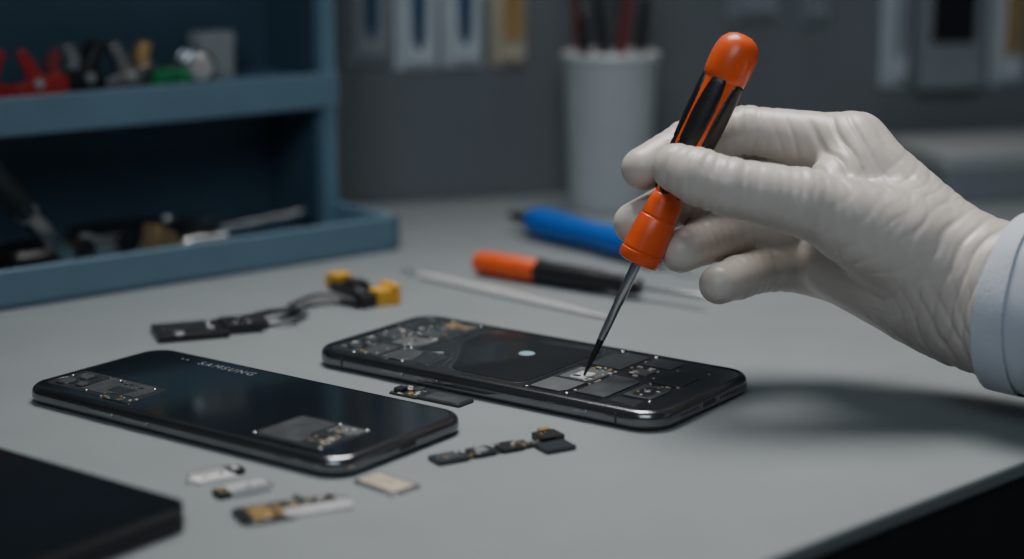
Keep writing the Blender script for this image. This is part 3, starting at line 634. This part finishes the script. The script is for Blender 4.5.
def lap(p,w=0.5):
    s=np.zeros_like(p)
    np.add.at(s,edges[:,0],p[edges[:,1]]);np.add.at(s,edges[:,1],p[edges[:,0]])
    return p+(s/np.maximum(deg,1)[:,None]-p)*w
Pv=proj(Pv); Pv=proj(lap(lap(Pv)),2); Pv=lap(lap(Pv,0.5),0.5)
N=grad(Pv,0.0008)
# creases of the latex
disp=np.zeros(len(Pv),dtype=np.float32)
PL=Pv.tolist()
nz=V([noise.noise(Vector(p)*60) for p in PL],dtype=np.float32)
def crease(j,a,sig,amp,lam,ns,pw=6):
    global disp
    j=V(j);a=V(a);a=a/np.linalg.norm(a)
    q=Pv-j;s=q@a;g=np.exp(-(q*q).sum(1)/(2*sig**2))
    disp=disp-amp*g*np.abs(np.cos(PI*s/lam+nz*ns))**pw
for n,ch in FING.items():
    for i in range(1,len(ch)-1):
        crease(ch[i][0],V(ch[i+1][0])-V(ch[i-1][0]),.009,.00075,.0044,1.8,10)
crease((.118,.652,.090),(.9,.1,.3),.014,.0015,.0068,2.0,9)
crease((.136,.640,.062),(.55,.2,-.8),.020,.00045,.0080,2.4,16)
crease((.112,.624,.070),(.9,.1,.2),.014,.00055,.0062,2.2,14)
crease((.172,.612,.048),(.74,-.6,-.25),.022,.00120,.0062,2.0,10)
crease((.162,.620,.028),(.74,-.4,.4),.018,.00090,.0062,2.2,10)
crease((.150,.640,.085),(.6,-.2,-.7),.012,.00045,.0058,2.0,12)
disp+=0.00015*nz
Pv=Pv+N*disp[:,None]
Pv=lap(Pv,0.15)
M_GLV=mat('latex_glove',(0.60,0.540,0.485),0.38,var=0.06,vscale=45,bump=0.04,bscale=260,sheen=0.05,sss=0.2,ridged=0.30)
org=V((0.178,0.626,0.0415))
person=thing('person','person in white coat and pale latex glove holding screwdriver','person',TL(*org.tolist()))
me=bpy.data.meshes.new('gloved_hand'); me.from_pydata([tuple(p) for p in (Pv-org).tolist()],[],quads.tolist()); me.validate(); me.update()
for p in me.polygons: p.use_smooth=True
me.materials.append(M_GLV)
gl=bpy.data.objects.new('gloved_hand',me); COL.objects.link(gl); gl.parent=person; gl['label']='pale latex glove pinching the screwdriver handle'
# sleeve
M_COAT=mat('coat_cloth',(0.60,0.64,0.71),0.85,var=0.04,vscale=40,bump=0.4,bscale=1500,sheen=0.2)
ax0=Vector((.1785,.6255,.0418)); axd=(Vector((.40,.44,.048))-ax0)
def sleeve(l0,l1,r0,r1,nl,extra,name,par):
    d=axd.normalized(); u=Vector((0,0,1)).cross(d).normalized(); w=d.cross(u)
    v=[];f=[];n=72
    rows=[(l0+(l1-l0)*i/nl,r0+(r1-r0)*i/nl,0) for i in range(nl+1)]
    rows=[(rows[0][0]+0.012,rows[0][1]-0.0022,1),(rows[0][0]+0.0006,rows[0][1]-0.0018,1)]+rows
    for l,r,inn in rows:
        for k in range(n):
            a=2*PI*k/n
            sl=l+0.003*math.sin(a)*(1-(l-l0)/(l1-l0))
            rr=r+extra
            pz=Vector((math.cos(a)*1.5,math.sin(a)*1.5,l*40))
            if not inn: rr+=0.0022*noise.noise(pz)*min(1,0.25+(l-l0)/0.02)+0.0014*math.sin(l*240+3.5*noise.noise(pz*0.7)+2*math.sin(a))*min(1,max(0,(l-l0-0.012))/0.02)
            P=ax0+d*sl+u*math.cos(a)*rr*0.96+w*math.sin(a)*rr
            P.z=max(P.z,0.0012)
            v.append(tuple(P-Vector(org.tolist())))
    for i in range(len(rows)-1):
        for k in range(n):
            j=(k+1)%n; f.append((i*n+k,i*n+j,(i+1)*n+j,(i+1)*n+k))
    return mk(name,(v,f),M_COAT,par)
slv=sleeve(0.0,0.27,0.0312,0.0385,90,0.0,'coat_sleeve',person)
sleeve(-0.0004,0.0110,0.0312,0.0318,8,0.0009,'cuff_hem',slv)

# ------------------------------------------------------------ lights
def area(name,loc,tgt,size,power,col,spread=180):
    l=bpy.data.lights.new(name,'AREA'); l.shape='RECTANGLE'; l.size=size[0]; l.size_y=size[1]; l.energy=power; l.color=col; l.spread=math.radians(spread)
    o=bpy.data.objects.new(name,l); COL.objects.link(o); o.location=loc
    o.rotation_euler=(Vector(tgt)-Vector(loc)).to_track_quat('-Z','Y').to_euler()
    return o
area('ceiling_lamp',(0.02,0.95,0.85),(0.08,0.67,0.0),(0.50,0.50),2.15,(1.0,0.98,0.95),68)
area('fill_light',(-0.1,-0.35,0.9),(0.0,1.05,0.10),(0.8,0.6),0.95,(0.78,0.89,1.0),70)  # added fill lamp for shelf fronts, glove and back wall, not a window
w=bpy.data.worlds.new('world'); scene.world=w; w.use_nodes=True
w.node_tree.nodes['Background'].inputs[0].default_value=(0.55,0.68,0.80,1); w.node_tree.nodes['Background'].inputs[1].default_value=0.075

# ------------------------------------------------------------ camera
cam=bpy.data.cameras.new('camera'); co=bpy.data.objects.new('camera',cam); COL.objects.link(co)
cam.sensor_width=36; cam.lens=63.28; cam.clip_start=0.01
co.location=(0,0,0.189); co.rotation_euler=(math.radians(90)-math.atan(399.5/1800),0,0)
cam.dof.use_dof=True; cam.dof.focus_distance=0.665; cam.dof.aperture_fstop=4.0
scene.camera=co
